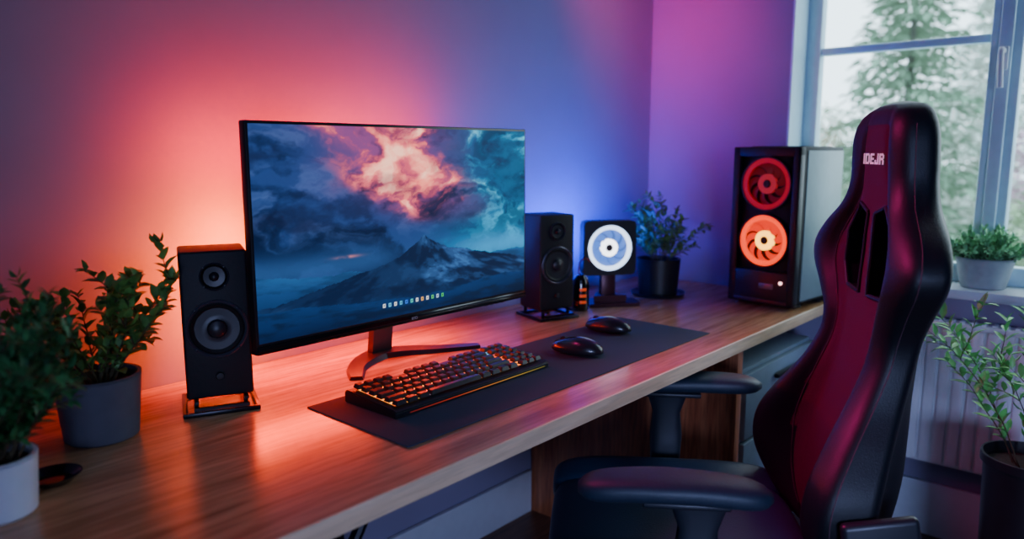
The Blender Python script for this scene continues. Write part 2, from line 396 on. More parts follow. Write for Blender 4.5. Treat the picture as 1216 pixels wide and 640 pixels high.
# ---------------------------------------------------------------- speakers
def speaker(name_loc,rz,first=None,label=''):
    r=root('speaker',label,'speaker',name_loc,rz,'pair of desk speakers')
    if first:
        for c in first.children:
            d=c.copy(); COL.objects.link(d); d.parent=r
            for g in c.children:
                h=g.copy(); COL.objects.link(h); h.parent=d
        return r
    W,Dp,H,z0=.121,.115,.285,.030
    bm=NB(); box(bm,(W,Dp,H),(0,0,z0+H/2),bev=.005,seg=3)
    finish(bm,'cabinet',mat('speaker_vinyl',(18,17,22),.55,bump=.2,scale=200,spec=.3),r)
    yF=-Dp/2
    RX=(R(90),0,0)
    def driver(nm,z,Rr):
        bm=NB()
        lathe(bm,[(Rr,0),(Rr,.004),(Rr*.95,.006),(Rr*.90,.004),(Rr*.88,.001)],48,(0,yF,z),RX)
        d=finish(bm,nm,RINGM,r)
        bm=NB(); lathe(bm,[(Rr*.89,.0012),(Rr*.82,.005),(Rr*.73,.0015),(Rr*.71,.0008)],48,(0,yF,z),RX); finish(bm,'surround',RUBBER,d)
        bm=NB(); lathe(bm,[(Rr*.72,.0012),(Rr*.5,.0008),(Rr*.34,.0005),(Rr*.32,.001),(Rr*.28,.006),(Rr*.16,.0095),(0,.011)],48,(0,yF,z),RX); finish(bm,'cone',CONE,d)
        for k in range(4):
            bm=NB(); a=R(45+90*k); lathe(bm,[(.002,.004),(.002,.0065),(0,.007)],12,(Rr*.95*math.cos(a),yF,z+Rr*.95*math.sin(a)),RX)
            finish(bm,'screw',SATIN,d)
    driver('tweeter',z0+.236,.027); driver('woofer',z0+.135,.0565)
    bm=NB(); lathe(bm,[(.008,0),(.008,.003),(.0065,.006),(0,.007)],24,(0,yF,z0+.042),RX); finish(bm,'volume_knob',MATTE,r)
    bm=NB()
    for y in(-.072,.06): box(bm,(.14,.009,.009),(0,y,.0045),bev=.002)
    for x in(-.0655,.0655): box(bm,(.009,.14,.009),(x,-.006,.0045),bev=.002)
    for x in(-.045,.045):
        for y in(-.05,.05): box(bm,(.008,.008,.026),(x,y,.017),bev=.001)
        box(bm,(.008,.14,.005),(x,-.006,.0275))
    box(bm,(.1,.008,.006),(0,-.072,.014))
    finish(bm,'stand',SATIN,r,label='open black metal stand frame')
    return r
s1=speaker((.698,1.40,DZ),R(-24),None,'black bookshelf speaker on a metal stand beside the green potted plant')
s2=speaker((1.765,1.415,DZ),R(-18),s1,'black bookshelf speaker on a metal stand beside the small amber-lit gadget')

# ---------------------------------------------------------------- keyboard
KY=R(0.5)
kb=root('keyboard','black mechanical keyboard with warm backlight on the desk mat','keyboard',(1.092,1.13,MZ),KY)
KW,KD=.462,.158
bm=NB()
prof=[(-KD/2,.0),(-KD/2,.012),(-KD/2+.006,.016),(KD/2-.006,.026),(KD/2,.022),(KD/2,0)]
M=Matrix.Translation((-KW/2,0,0))@Matrix(((0,0,1,0),(1,0,0,0),(0,1,0,0),(0,0,0,1)))
prism(bm,prof,KW,M)
bmesh.ops.bevel(bm,geom=list(bm.edges),offset=.002,segments=2,affect='EDGES')
finish(bm,'case',BLACK,kb)
def glowramp(name,stops,es,noise=False):
    sg=bpy.data.materials.new(name); sg.use_nodes=True; nt=sg.node_tree; b=nt.nodes['Principled BSDF']
    tc=nt.nodes.new('ShaderNodeTexCoord');rp=nt.nodes.new('ShaderNodeValToRGB')
    if noise:
        n=nt.nodes.new('ShaderNodeTexNoise'); n.inputs['Scale'].default_value=26; n.inputs['Detail'].default_value=1
        nt.links.new(tc.outputs['Object'],n.inputs['Vector']); nt.links.new(n.outputs['Fac'],rp.inputs[0])
    else:
        s=nt.nodes.new('ShaderNodeSeparateXYZ'); nt.links.new(tc.outputs['Generated'],s.inputs[0]);nt.links.new(s.outputs[0],rp.inputs[0])
    e=rp.color_ramp.elements; e[0].position=stops[0][0];e[0].color=srgb(*stops[0][1]);e[1].position=stops[-1][0];e[1].color=srgb(*stops[-1][1])
    for p,c in stops[1:-1]: k=e.new(p);k.color=srgb(*c)
    b.inputs['Base Color'].default_value=(.01,.01,.01,1)
    nt.links.new(rp.outputs[0],b.inputs['Emission Color']); b.inputs['Emission Strength'].default_value=es
    return sg
sg=glowramp('rgb_strip',[(0,(120,20,10)),(.3,(190,50,20)),(.5,(210,110,40)),(.8,(190,150,50)),(1,(110,110,30))],.9)
bm=NB(); box(bm,(KW-.05,.0016,.0014),(0.01,-KD/2-.0003,.0058)); finish(bm,'light_strip',sg,kb,smooth=False,label='thin warm light strip along the edge')
bm=NB(); box(bm,(KW-.036,KD-.044,.002),(0,0.0015,.0210),rot=(R(3.9),0,0))
finish(bm,'backlight_plate',glowramp('key_backlight',[(.28,(60,150,180)),(.37,(210,50,50)),(.46,(255,90,30)),(.56,(255,140,40)),(.70,(255,200,90))],2.6,True),kb)
keyM=mat('keycap_plastic',(28,28,35),.34)
def keymesh(w):
    bm=NB(); d=.0172; h=.0085
    b=[(-w/2,-d/2,0),(w/2,-d/2,0),(w/2,d/2,0),(-w/2,d/2,0)]; i=.0026
    t=[(-w/2+i,-d/2+i,h),(w/2-i,-d/2+i,h),(w/2-i,d/2-i*.6,h),(-w/2+i,d/2-i*.6,h)]
    B=[bm.verts.new(p) for p in b];T=[bm.verts.new(p) for p in t]
    bm.faces.new(B[::-1]);bm.faces.new(T)
    for k in range(4): bm.faces.new([B[k],B[(k+1)%4],T[(k+1)%4],T[k]])
    bmesh.ops.bevel(bm,geom=list(bm.edges),offset=.0009,segments=2,affect='EDGES')
    me=bpy.data.meshes.new('keycap'); bmesh.ops.recalc_face_normals(bm,faces=bm.faces); bm.to_mesh(me); bm.free(); me.materials.append(keyM); return me
KM={}
rows=[[1]*4+['g']+[1]*4+['g']+[1]*4+['s',1,1,1],
      [1]*13+[2,'s',1,1,1],[1.5]+[1]*12+[1.5,'s',1,1,1],[1.75]+[1]*11+[2.25,'s',1,1,1],
      [2.25]+[1]*10+[2.75,'s',1,1,1],[1.25,1.25,1.25,6.25,1.25,1.25,1.25,1.25,'s',1,1,1]]
UW=(KW-.022)/18.4
for ri,row in enumerate(rows):
    y=KD/2-.020-ri*.0236; x=-KW/2+.011; z=.021+y*math.tan(R(3.9))+.0035
    gs=[k for k in row if k=='g']; used=sum(k for k in row if not isinstance(k,str))
    gap=(18-used)/max(1,len(gs)) if gs else 0
    for k in row:
        if k=='g': x+=UW*gap;continue
        if k=='s': x+=UW*.4;continue
        w=k*UW-.0038
        if k not in KM: KM[k]=keymesh(w)
        o=bpy.data.objects.new('spacebar' if k>6 else 'keycap',KM[k]); COL.objects.link(o); o.parent=kb
        o.location=(x+k*UW/2,y,z); o.rotation_euler=(R(3.9+(2-ri)*1.5),0,0); x+=k*UW

# ---------------------------------------------------------------- mice
def mouse(loc,rz,label,first=None):
    r=root('computer_mouse',label,'mouse',loc,rz,'mice on the desk mat')
    if first:
        for c in first.children:
            d=c.copy();COL.objects.link(d);d.parent=r
        return r
    bm=NB(); bmesh.ops.create_uvsphere(bm,u_segments=40,v_segments=24,radius=1)
    for vv in bm.verts:
        x,y,z=vv.co; w=.038*(1-.10*math.exp(-((y-.1)/.35)**2))
        hump=1-.28*max(0,y)-.05*max(0,-y)
        vv.co=(x*w*(1 if z>0 else .94),y*.069,(.010+max(0,z)**.8*.034*hump) if z>0 else .010+z*.010)
    bm.normal_update(); finish(bm,'body',mat('mouse_shell',(28,27,33),.28,coat=.2),r,ang=80)
    bm=NB(); lathe(bm,[(.0,-.0035),(.009,-.0035),(.010,-.002),(.010,.002),(.009,.0035),(0,.0035)],24,(0,.037,.0315),(0,R(90),0)); finish(bm,'scroll_wheel',RUBBER,r)
    bm=NB(); tube(bm,[(0,.066,.019),(0,.058,.0285),(0,.050,.034)],.0009,6); finish(bm,'button_seam',MATTE,r)
    return r
m1=mouse((1.462,1.073,MZ),R(12),'black wireless mouse standing nearer the keyboard')
mouse((1.708,1.148,MZ),R(8),'black wireless mouse near the far end of the mat',m1)

# ---------------------------------------------------------------- fans
def frame_hole(bm,S,Rr,d,n=64,mi=0,cr=.02):
    def sq(a):
        c,s=math.cos(a),math.sin(a); p=14
        k=(abs(c)**p+abs(s)**p)**(-1/p); return (S/2*k*c,S/2*k*s)
    F=[];
    for y in(-d,0):
        F.append(([bm.verts.new((sq(2*math.pi*i/n)[0],y,sq(2*math.pi*i/n)[1])) for i in range(n)],
                  [bm.verts.new((Rr*math.cos(2*math.pi*i/n),y,Rr*math.sin(2*math.pi*i/n))) for i in range(n)]))
    (a,b),(c,e)=F
    for i in range(n):
        j=(i+1)%n
        for q in([a[i],a[j],b[j],b[i]],[c[i],e[i],e[j],c[j]],[a[i],c[i],c[j],a[j]],[b[i],b[j],e[j],e[i]]): bm.faces.new(q).material_index=mi
def ringmesh(bm,R1,R2,y0,y1,n=64):
    lathe(bm,[(R1,y0),(R2,y0),(R2,y1),(R1,y1)],n,(0,0,0),(R(90),0,0),close=True)
def blades(bm,r0,r1,nb=9,tw=.5,d=.012,sweep=.5):
    for k in range(nb):
        a0=2*math.pi*k/nb; A=[];
        for i in range(7):
            t=i/6; r=r0+(r1-r0)*t; a=a0+sweep*t*t; wd=(.32+.18*t)*2*math.pi/nb*1.9
            row=[]
            for s in(-.5,0,.5):
                aa=a+s*wd; row.append(bm.verts.new((r*math.cos(aa),-d*s-.002*(1-4*s*s),r*math.sin(aa))))
            A.append(row)
        for p,q in zip(A,A[1:]):
            for s in range(2): bm.faces.new([p[s],p[s+1],q[s+1],q[s]])
def fanunit(parent,loc,rr,cring,cblade,chub,er,eb,eh,n='case_fan'):
    tg='_'.join(map(str,cring))
    f=bpy.data.objects.new(n,None); f.empty_display_size=.03; COL.objects.link(f); f.parent=parent; f.location=loc
    bm=NB(); ringmesh(bm,rr*.80,rr*.99,.004,.012); finish(bm,'light_ring',mat('glow_ring_'+tg,(60,30,20),.4,emit=cring,es=er),f)
    bm=NB(); ringmesh(bm,rr*.985,rr*1.045,-.006,.016); finish(bm,'rim',BLACK,f)
    bm=NB(); blades(bm,rr*.3,rr*.82,9); finish(bm,'fan_blade',mat('glow_blade_'+tg,(70,40,30),.5,emit=cblade,es=eb),f,ang=80)
    bm=NB(); lathe(bm,[(0,-.008),(rr*.82,-.008),(rr*.82,-.0095),(0,-.0095)],48,(0,0,0),(R(90),0,0)); finish(bm,'diffuser',mat('glow_diff_'+tg,(50,30,30),.6,emit=cblade,es=eb*.6),f)
    bm=NB(); lathe(bm,[(0,.012),(rr*.12,.012),(rr*.16,.008),(rr*.16,-.01)],40,(0,0,0),(R(90),0,0)); finish(bm,'hub_cap',mat('hub_'+tg,(40,20,15),.4),f)
    bm=NB(); ringmesh(bm,rr*.16,rr*.38,-.006,.0075); finish(bm,'hub_ring',mat('glow_hub_'+tg,(90,60,40),.4,emit=chub,es=eh),f)
    return f

PW,PD,PH=.232,.275,.515
pc=root('computer_tower','black desktop computer case with two glowing front fans and steel side','computer',(2.345,.978,DZ),R(-96))
bm=NB()
box(bm,(PW,PD-.01,PH-.02),(0,PD/2+.005,PH/2+.01),bev=.004)
for x in(-PW/2+.03,PW/2-.03):
    for y in(.05,PD-.05): box(bm,(.03,.05,.014),(x,y,.007),bev=.003)
finish(bm,'case_body',MATTE,pc)
bm=NB()
fw=.026
box(bm,(fw,.03,PH-.01),(-PW/2+fw/2,0,PH/2+.005),bev=.004); box(bm,(fw,.03,PH-.01),(PW/2-fw/2,0,PH/2+.005),bev=.004)
box(bm,(PW,.03,.030),(0,0,PH-.015),bev=.004); box(bm,(PW,.03,.016),(0,0,.018),bev=.004)
box(bm,(PW-.02,.026,.10),(0,0,.068),bev=.003)
finish(bm,'front_frame',BLACK,pc)
bm=NB(); box(bm,(PW-.036,.004,PH-.14),(0,.018,.30)); finish(bm,'front_mesh',GLOSS,pc)
FZ1,FZ2=.398,.216; FR=.083
fanunit(pc,(0,.0045,FZ1),FR,(180,14,24),(110,8,16),(200,36,40),.75,.5,.6)
fanunit(pc,(0,.0045,FZ2),FR,(255,60,6),(255,44,6),(255,176,60),2.0,1.3,4.5)
bm=NB(); box(bm,(.05,.004,.018),(.02,-.014,.07),bev=.002); finish(bm,'badge',mat('badge',(120,120,130),.3,.6),pc)
bm=NB(); lathe(bm,[(.005,0),(.005,.003),(0,.004)],20,(.07,-.013,.085),(R(90),0,0)); finish(bm,'power_button',mat('btn_led',(255,200,200),.4,emit=(255,190,190),es=5),pc)
for sx in(-1,1):
    bm=NB(); box(bm,(.004,PD-.03,PH-.04),(sx*(PW/2+.001),PD/2+.012,PH/2+.008),bev=.0015); finish(bm,'side_panel',PANEL,pc,label='blue-grey brushed steel side panel')
bm=NB(); box(bm,(PW-.05,PD-.09,.004),(0,PD/2+.01,PH+.0005),bev=.001); finish(bm,'top_filter',MATTE,pc)

fb=root('cooling_fan','square black case fan glowing white on a dark foot','fan',(2.035,1.375,DZ),R(-38))
bm=NB(); frame_hole(bm,.178,.079,.046); 
for f_ in bm.verts: f_.co.y+=.022; f_.co.z+=.190
finish(bm,'fan_frame',BLACK,fb)
fu=fanunit(fb,(0,-.010,.190),.0755,(195,218,255),(80,140,255),(240,245,255),3.2,1.2,4.5,'fan_rotor')
bm=NB(); lathe(bm,[(0,.0),(.077,.0),(.077,.004),(0,.004)],48,(0,.018,.190),(R(90),0,0)); finish(bm,'back_plate',MATTE,fb)
bm=NB(); prism(bm,[(-.075,-.055),(.095,-.055),(.105,.03),(.05,.05),(-.05,.05)],.012,Matrix.Identity(4))
box(bm,(.05,.03,.10),(0,.0,.055),bev=.006); prism(bm,[(-.055,-.035),(.055,-.035),(.03,.03),(-.03,.03)],.035,Matrix.Identity(4))
finish(bm,'foot',mat('foot_metal',(72,34,44),.35,.5),fb)

pod=root('desk_gadget','small rounded black gadget with amber glow beside the speaker','gadget',(1.900,1.385,DZ),R(-35))
bm=NB(); lathe(bm,[(0,0),(.024,0),(.027,.004),(.0275,.03),(.027,.085),(.024,.102),(.015,.114),(0,.118)],40); finish(bm,'body',GLOSS,pod)
for z in(.03,.05,.07):
    bm=NB(); box(bm,(.022,.004,.009),(0,-.0262,z),bev=.0015); finish(bm,'amber_light',mat('amber',(120,60,20),.4,emit=(255,80,24),es=.5),pod)
bm=NB(); tube(bm,smoothpath([(.0,.02,.10),(.005,.032,.125),(.01,.036,.150),(.026,.026,.162),(.040,.020,.150)]),.0022,8); finish(bm,'cable',mat('red_cable',(150,30,30),.5),pod)

# ---------------------------------------------------------------- plants
def leafgeo(V,F,p,d,up,L,W,fold=.25):
    d=d.normalized(); s=d.cross(up)
    if s.length<1e-4: s=d.orthogonal()
    s.normalize(); n=s.cross(d)
    i=len(V); cu=-.12*L
    V+= [p,p+d*L*.35+n*0,p+d*L*.72+n*cu*.5,p+d*L+n*cu*1.2,
         p+d*L*.33+s*W*.5+n*W*fold,p+d*L*.70+s*W*.40+n*(W*fold*.8+cu*.5),
         p+d*L*.33-s*W*.5+n*W*fold,p+d*L*.70-s*W*.40+n*(W*fold*.8+cu*.5)]
    F+= [(i,i+1,i+4),(i,i+6,i+1),(i+1,i+2,i+5,i+4),(i+1,i+6,i+7,i+2),(i+2,i+3,i+5),(i+2,i+7,i+3)]
def plant(name,label,loc,potprof,potm,stems,rad0,hrange,lean,leafL,leafW,step,lm,soilz,soilr,droop=.2,seed=1,sauc=None,branch=0,t0=.2,sr=.0022,bias=None,keep=None):
    rnd=random.Random(seed); r=root(name,label,'plant',loc)
    bm=NB(); lathe(bm,potprof,56); p=finish(bm,'pot',potm,r)
    bm=NB(); lathe(bm,[(0,soilz),(soilr,soilz-.002)],32); finish(bm,'soil',SOIL,r)
    if sauc:
        bm=NB(); lathe(bm,sauc,48); finish(bm,'saucer',potm,r)
    V=[];F=[];sb=NB()
    def grow(p0,d0,L,depth):
        n=max(4,int(L/step)); pts=[p0]; p=p0.copy(); d=d0.normalized()
        for i in range(n):
            d=(d+Vector((rnd.uniform(-.12,.12),rnd.uniform(-.12,.12),rnd.uniform(-.05,.08)-droop/n*(2*i/n)))).normalized()
            q=p+d*(L/n)
            if keep:
                for ax,lo,hi in keep:
                    if q[ax]<lo: q[ax]=lo
                    if q[ax]>hi: q[ax]=hi
            p=q; pts.append(p.copy())
        tube(sb,pts,[sr*(1-.7*i/n)*(.7 if depth else 1) for i in range(n+1)],5)
        a=rnd.uniform(0,6)
        for i in range(1,n+1):
            if i/n<t0 and not depth: continue
            t=(pts[i]-pts[i-1]).normalized(); o1=t.orthogonal().normalized(); o2=t.cross(o1)
            a+=2.4
            for q in((0,math.pi) if i<n else (0,2.1,4.2)):
                sd=o1*math.cos(a+q)+o2*math.sin(a+q)
                k=rnd.uniform(.75,1.15)*(1 if i<n else .85)
                leafgeo(V,F,pts[i].copy(),(t*.75+sd*.8+Vector((0,0,.15))),Vector((0,0,1)) if abs(t.z)<.95 else sd,leafL*k,leafW*k)
            if branch and not depth and i/n>.25 and rnd.random()<branch:
                grow(pts[i].copy(),t*.6+(o1*math.cos(a+1)+o2*math.sin(a+1))*.8+Vector((0,0,.3)),L*rnd.uniform(.25,.45),1)
    for s in range(stems):
        az=2*math.pi*(s+rnd.random()*.7)/stems; ln=lean*math.sqrt(rnd.random())
        dd=Vector((math.cos(az)*math.sin(ln),math.sin(az)*math.sin(ln),math.cos(ln)))
        if bias: dd+=Vector(bias)
        rr=rad0*rnd.random()
        grow(Vector((math.cos(az)*rr,math.sin(az)*rr,soilz-.004)),dd,rnd.uniform(*hrange),0)
    finish(sb,'stems',STEM,r)
    me=bpy.data.meshes.new('foliage'); me.from_pydata([tuple(v) for v in V],[],F); me.materials.append(lm)
    me.polygons.foreach_set('use_smooth',[True]*len(me.polygons))
    o=bpy.data.objects.new('foliage',me); COL.objects.link(o); o.parent=r
    return r
def potp(rt,rb,h,w=.006,rim=0):
    return [(0,0),(rb*.92,0),(rb,.004),(rt-rim,h-rim*3),(rt,h-rim*3+.001) if rim else (rt,h-.004),(rt,h-.001),(rt-.001,h),(rt-w,h),(rt-w-.001,h-.02),(rb-w,.02),(0,.02)]
plant('potted_plant','bushy olive-green shrub in a grey pot beside the speaker',(.470,1.385,DZ),potp(.070,.060,.115),POTG,20,.03,(.14,.225),R(56),.029,.017,.016,LEAF1,.10,.063,seed=4,branch=.14,keep=[(0,-.10,.112),(1,-.10,.17)])
plant('potted_plant','fine-leaved dark green plant in a white pot beside the saucer',(.262,1.185,DZ),potp(.052,.046,.085),POTW,24,.025,(.14,.255),R(42),.024,.010,.011,LEAF2,.075,.046,seed=9,branch=.25,bias=(.08,-.12,0),keep=[(0,-.2,.078),(1,-.3,.065)])
plant('potted_plant','leafy shrub in a black pot between fan and computer tower',(2.295,1.335,DZ),potp(.076,.066,.13),POTB,18,.035,(.12,.225),R(46),.031,.015,.016,LEAF1,.115,.068,seed=13,branch=.15,sauc=[(0,-.0),(.088,0),(.096,.012),(.092,.012),(.083,.004),(0,.004)],keep=[(0,-.12,.3),(1,-.2,.2)])
plant('potted_plant','compact grey-green plant in a stone pot on the windowsill',(2.71,.42,WB+.03),potp(.082,.062,.095),POTS,120,.06,(.065,.115),R(76),.022,.010,.008,LEAF3,.085,.074,seed=21,t0=.1)
plant('potted_plant','tall sparse leafy plant in a high black planter near the radiator',(2.24,.205,0),potp(.110,.088,.48,rim=.008),POTB,8,.04,(.28,.44),R(30),.046,.017,.026,LEAF4,.45,.101,seed=34,branch=.22,droop=.6,bias=(-.04,.14,0),keep=[(0,-.4,.24)])
bm=NB(); lathe(bm,[(0,0),(.026,0),(.036,.010),(.039,.013),(.037,.013),(.025,.003),(0,.0025)],48)
tag(finish(bm,'saucer',GLOSS,loc=(.348,1.243,DZ)),'small empty black saucer beside the white pot','saucer')

# ---------------------------------------------------------------- chair
HD=R(125); CX,CY=1.376,.742
ch=root('gaming_chair','black and crimson racing-style gaming chair pushed up to the desk','chair',(CX,CY,0),HD-R(90))
ZL=[.40,.415,.44,.50,.57,.64,.72,.79,.86,.91,.965,1.01,1.05,1.095,1.145,1.19,1.24,1.285,1.318,1.338,1.345]
WL=[.05,.12,.17,.230,.266,.270,.236,.200,.184,.190,.226,.264,.272,.236,.166,.138,.133,.128,.110,.074,.026]
TL=[.02,.05,.08,.10,.105,.105,.10,.095,.09,.09,.095,.10,.10,.10,.095,.095,.097,.095,.082,.056,.02]
BL=[.0,.01,.03,.07,.105,.11,.085,.055,.036,.036,.045,.052,.052,.042,.028,.020,.018,.016,.010,0,0]
def cr(z,A):
    for i in range(len(ZL)-1):
        if z<=ZL[i+1]: break
    x0,x1=ZL[i],ZL[i+1]; t=(z-x0)/(x1-x0)
    m0=(A[i+1]-A[max(i-1,0)])/(x1-ZL[max(i-1,0)]) if i>0 else (A[1]-A[0])/(x1-x0)
    m1=(A[min(i+2,len(A)-1)]-A[i])/(ZL[min(i+2,len(A)-1)]-x0)
    h=x1-x0
    return A[i]*(1+2*t)*(1-t)**2+m0*h*t*(1-t)**2+A[i+1]*t*t*(3-2*t)+m1*h*t*t*(t-1)
def sp(v,p): return math.copysign(abs(v)**p,v)
def ycen(z): 
    t=(z-.44)/.9; return -.058+float(np.interp(t,[-.1,0,.2,.4,.6,.75,.88,1.0],[-.270,-.276,-.298,-.326,-.350,-.356,-.350,-.345]))
YS=[ycen(.38+.01*i) for i in range(100)]
YS=np.convolve(np.pad(YS,6,'edge'),np.ones(13)/13,'valid')
def yc(z): return float(np.interp(z,[.38+.01*i for i in range(100)],YS))
def RTz(z): return float(np.interp(z,[.44,.60,.80,.95,1.05,1.15,1.22,1.30],[.58,.58,.64,.62,.60,.56,.50,.44]))
def surf(ph,z):
    w,t,bd=cr(z,WL),cr(z,TL),cr(z,BL)
    cx=sp(math.cos(ph),.62); x=w*cx; y=t/2*sp(math.sin(ph),.75)
    a=abs(cx); s=max(0,min(1,(a-.46)/.34)); s=s*s*(3-2*s)
    y+=bd*s*(1 if math.sin(ph)>0 else .55)
    if math.sin(ph)>0 and bd>.015: y-=.008*math.exp(-((a-RTz(z))/.04)**2)
    return Vector((x,yc(z)+y,z))
def phi(x,z):
    c=min(.99,abs(x)/cr(z,WL))**(1/.62); return math.acos(math.copysign(c,x))
zs=[]
for i in range(len(ZL)-1):
    k=max(2,int((ZL[i+1]-ZL[i])/.012)); zs+=[ZL[i]+(ZL[i+1]-ZL[i])*j/k for j in range(k)]
zs.append(ZL[-1]); NP=144
bm=NB(); rings=[]
for z in zs: rings.append([bm.verts.new(surf(2*math.pi*(k+.5)/NP,z)) for k in range(NP)])
for zi,(a,b) in enumerate(zip(rings,rings[1:])):
    for k in range(NP):
        f=bm.faces.new([a[k],a[(k+1)%NP],b[(k+1)%NP],b[k]])
        ph=2*math.pi*(k+1)/NP; cxx=sp(math.cos(ph),.62); z=(zs[zi]+zs[zi+1])/2
        f.material_index=1 if (math.sin(ph)>0 and abs(cxx)<RTz(z) and .42<z<1.30) else 0
bm.faces.new(rings[0][::-1]); bm.faces.new(rings[-1])
back=finish(bm,'backrest',[LEATHER,CRIM],ch,ang=70,label='tall winged backrest, crimson front with black bolsters')
SLOT=[(.018,1.130),(.066,1.146),(.122,1.084),(.126,1.018),(.096,.972),(.024,.968)]
cb=NB()
for sx in(-1,1):
    poly=[(sx*x,z) for x,z in SLOT]
    if sx<0: poly=poly[::-1]
    M=Matrix(((1,0,0,0),(0,0,-1,-.1),(0,1,0,0),(0,0,0,1)))
    prism(cb,poly,.6,M)
cut=finish(cb,'cutter',LEATHER,ch,smooth=False)
md=back.modifiers.new('b','BOOLEAN'); md.operation='DIFFERENCE'; md.object=cut; md.solver='EXACT'
bpy.context.view_layer.update()
ev=back.evaluated_get(bpy.context.evaluated_depsgraph_get()); nm=bpy.data.meshes.new_from_object(ev)
back.modifiers.clear(); back.data=nm; bpy.data.objects.remove(cut)
for sx in(-1,1):
    P=[(sx*x,z) for x,z in SLOT]; P.append(P[0]); pts=[]
    for (xa,za),(xb,zb) in zip(P,P[1:]):
        for k in range(8):
            t=k/8; x=xa+(xb-xa)*t; z=za+(zb-za)*t; pts.append(surf(phi(x,z),z)+Vector((0,.001,0)))
    pts.append(pts[0]); bm=NB(); tube(bm,pts,.0045,8); finish(bm,'slot_trim',LEATHER,ch)
for sx in(-1,1):
    pts=[]
    for k in range(90):
        z=.46+(1.29-.46)*k/89; ph=math.acos(math.copysign(RTz(z)**(1/.62),sx)); pts.append(surf(ph,z)+Vector((0,.0012,0)))
    bm=NB(); tube(bm,pts,.0014,6); finish(bm,'stitching',STITCH,ch)
    pts=[surf(.06 if sx>0 else math.pi-.06,.46+(1.30-.46)*k/89)+Vector((sx*.0003,0,0)) for k in range(90)]
    bm=NB(); tube(bm,pts,.0010,6); finish(bm,'stitching',STITCH,ch)
ty=surf(math.pi/2,1.235).y
# block lettering on the headrest, drawn as strokes on a 4 x 5 cell grid
GL={'I':(1,[(0,0,1,5)]),'D':(4,[(0,0,1,5),(1,0,2.2,1),(1,4,2.2,1),(3,.7,1,3.6)]),'E':(3.4,[(0,0,1,5),(1,0,2.4,1),(1,2,2,1),(1,4,2.4,1)]),
    'J':(3.4,[(2.4,0,1,5),(0,0,2.4,1),(0,1,1,1)]),'R':(4,[(0,0,1,5),(1,4,2.2,1),(3,2.6,1,1.8),(1,2,2.4,1),(2.9,0,1.1,2)])}
bm=NB(); cx=0; cw_,c_=.0054,.0042; tot=sum(GL[k][0] for k in 'IDEJR')+4*1.0
for k in 'IDEJR':
    w,rs=GL[k]
    for x,y,a,b_ in rs: box(bm,(a*cw_,.0012+0*b_,b_*c_) if False else (a*cw_,b_*c_,.0012),((cx+x+a/2-tot/2)*cw_,(y+b_/2-2.5)*c_,0))
    cx+=w+1.0
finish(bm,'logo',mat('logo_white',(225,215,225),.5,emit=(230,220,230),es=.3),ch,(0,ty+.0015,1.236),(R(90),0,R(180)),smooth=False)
# seat
bm=NB(); pillow(bm,(.44,.54,.12),(0,.0,.428),p=.40,pz=.55)
seat=finish(bm,'seat',SEATL,ch,ang=80)
for sx in(-1,1):
    bm=NB(); pillow(bm,(.13,.55,.12),(sx*.200,.0,.440),rot=(0,R(-sx*12),0),p=.45,pz=.6); finish(bm,'seat_bolster',SEATL,ch,ang=80)
bm=NB(); box(bm,(.30,.34,.03),(0,-.02,.360),bev=.01); finish(bm,'mechanism',SATIN,ch)
# arms
for sx in(-1,1):
    bm=NB(); y0,y1=((-.130,.205) if sx<0 else (-.235,.150)); yo=.03 if sx<0 else -.02
    n=26; rg=[]
    for i in range(n+1):
        t=i/n; y=y0+(y1-y0)*t; end=min(1,math.sqrt(max(0,1-((t-.5)*2)**8)))
        w=(.050-.008*abs(t-.55)*2)*max(.25,end); h=.022*max(.35,end); zc=.675+.006*math.sin(t*math.pi)-.010*t*t-(.014*(1-t)**2 if sx<0 else 0)
        rg.append([bm.verts.new((sx*.300+w*sp(math.cos(a),.65),y,zc+h*sp(math.sin(a),.8))) for a in [2*math.pi*(k+.5)/28 for k in range(28)]])
    for a,b in zip(rg,rg[1:]):
        for k in range(28): bm.faces.new([a[k],a[(k+1)%28],b[(k+1)%28],b[k]])
    bm.faces.new(rg[0][::-1]);bm.faces.new(rg[-1])
    arm=finish(bm,'armrest',mat('arm_pad',(28,42,58),.5,bump=.2,scale=200),ch,ang=60)
    bm=NB(); P=[(.46,.022,.036),(.54,.024,.040),(.60,.020,.034),(.648,.026,.050)]; lo=[]
    for z,wx_,wy_ in P: lo.append([bm.verts.new((sx*.300+wx_*sp(math.cos(a),.5),-.005+wy_*sp(math.sin(a),.5),z)) for a in [2*math.pi*(k+.5)/24 for k in range(24)]])
    for A,B in zip(lo,lo[1:]):
        for k in range(24): bm.faces.new([A[k],A[(k+1)%24],B[(k+1)%24],B[k]])
    bm.faces.new(lo[0][::-1]); bm.faces.new(lo[-1])
    box(bm,(.060,.15,.012),(sx*.30,yo*.6,.650),bev=.004)
    tube(bm,smoothpath([(sx*.300,-.005,.50),(sx*.298,-.005,.42),(sx*.25,-.005,.350),(sx*.12,-.005,.350)],6),.021,12)
    finish(bm,'arm_post',mat('arm_post_plastic',(30,35,44),.42),ch,ang=50)
    bm=NB(); box(bm,(.024,.13,.22),(sx*.286,-.330,.515),rot=(R(-10),0,0),bev=.010,seg=4)
    box(bm,(.05,.05,.10),(sx*.265,-.31,.42),bev=.01)
    lathe(bm,[(0,.020),(.022,.020),(.024,.016),(.036,.016),(.042,.010),(.042,0)],36,(sx*.294,-.322,.550),(0,R(90*sx),0))
    finish(bm,'hinge_cover',mat('hinge_plastic',(26,29,37),.4),ch)
bm=NB(); tube(bm,smoothpath([(-.295,-.30,.46),(-.318,-.27,.47),(-.325,-.20,.495)],6),.008); finish(bm,'recline_lever',BLACK,ch)
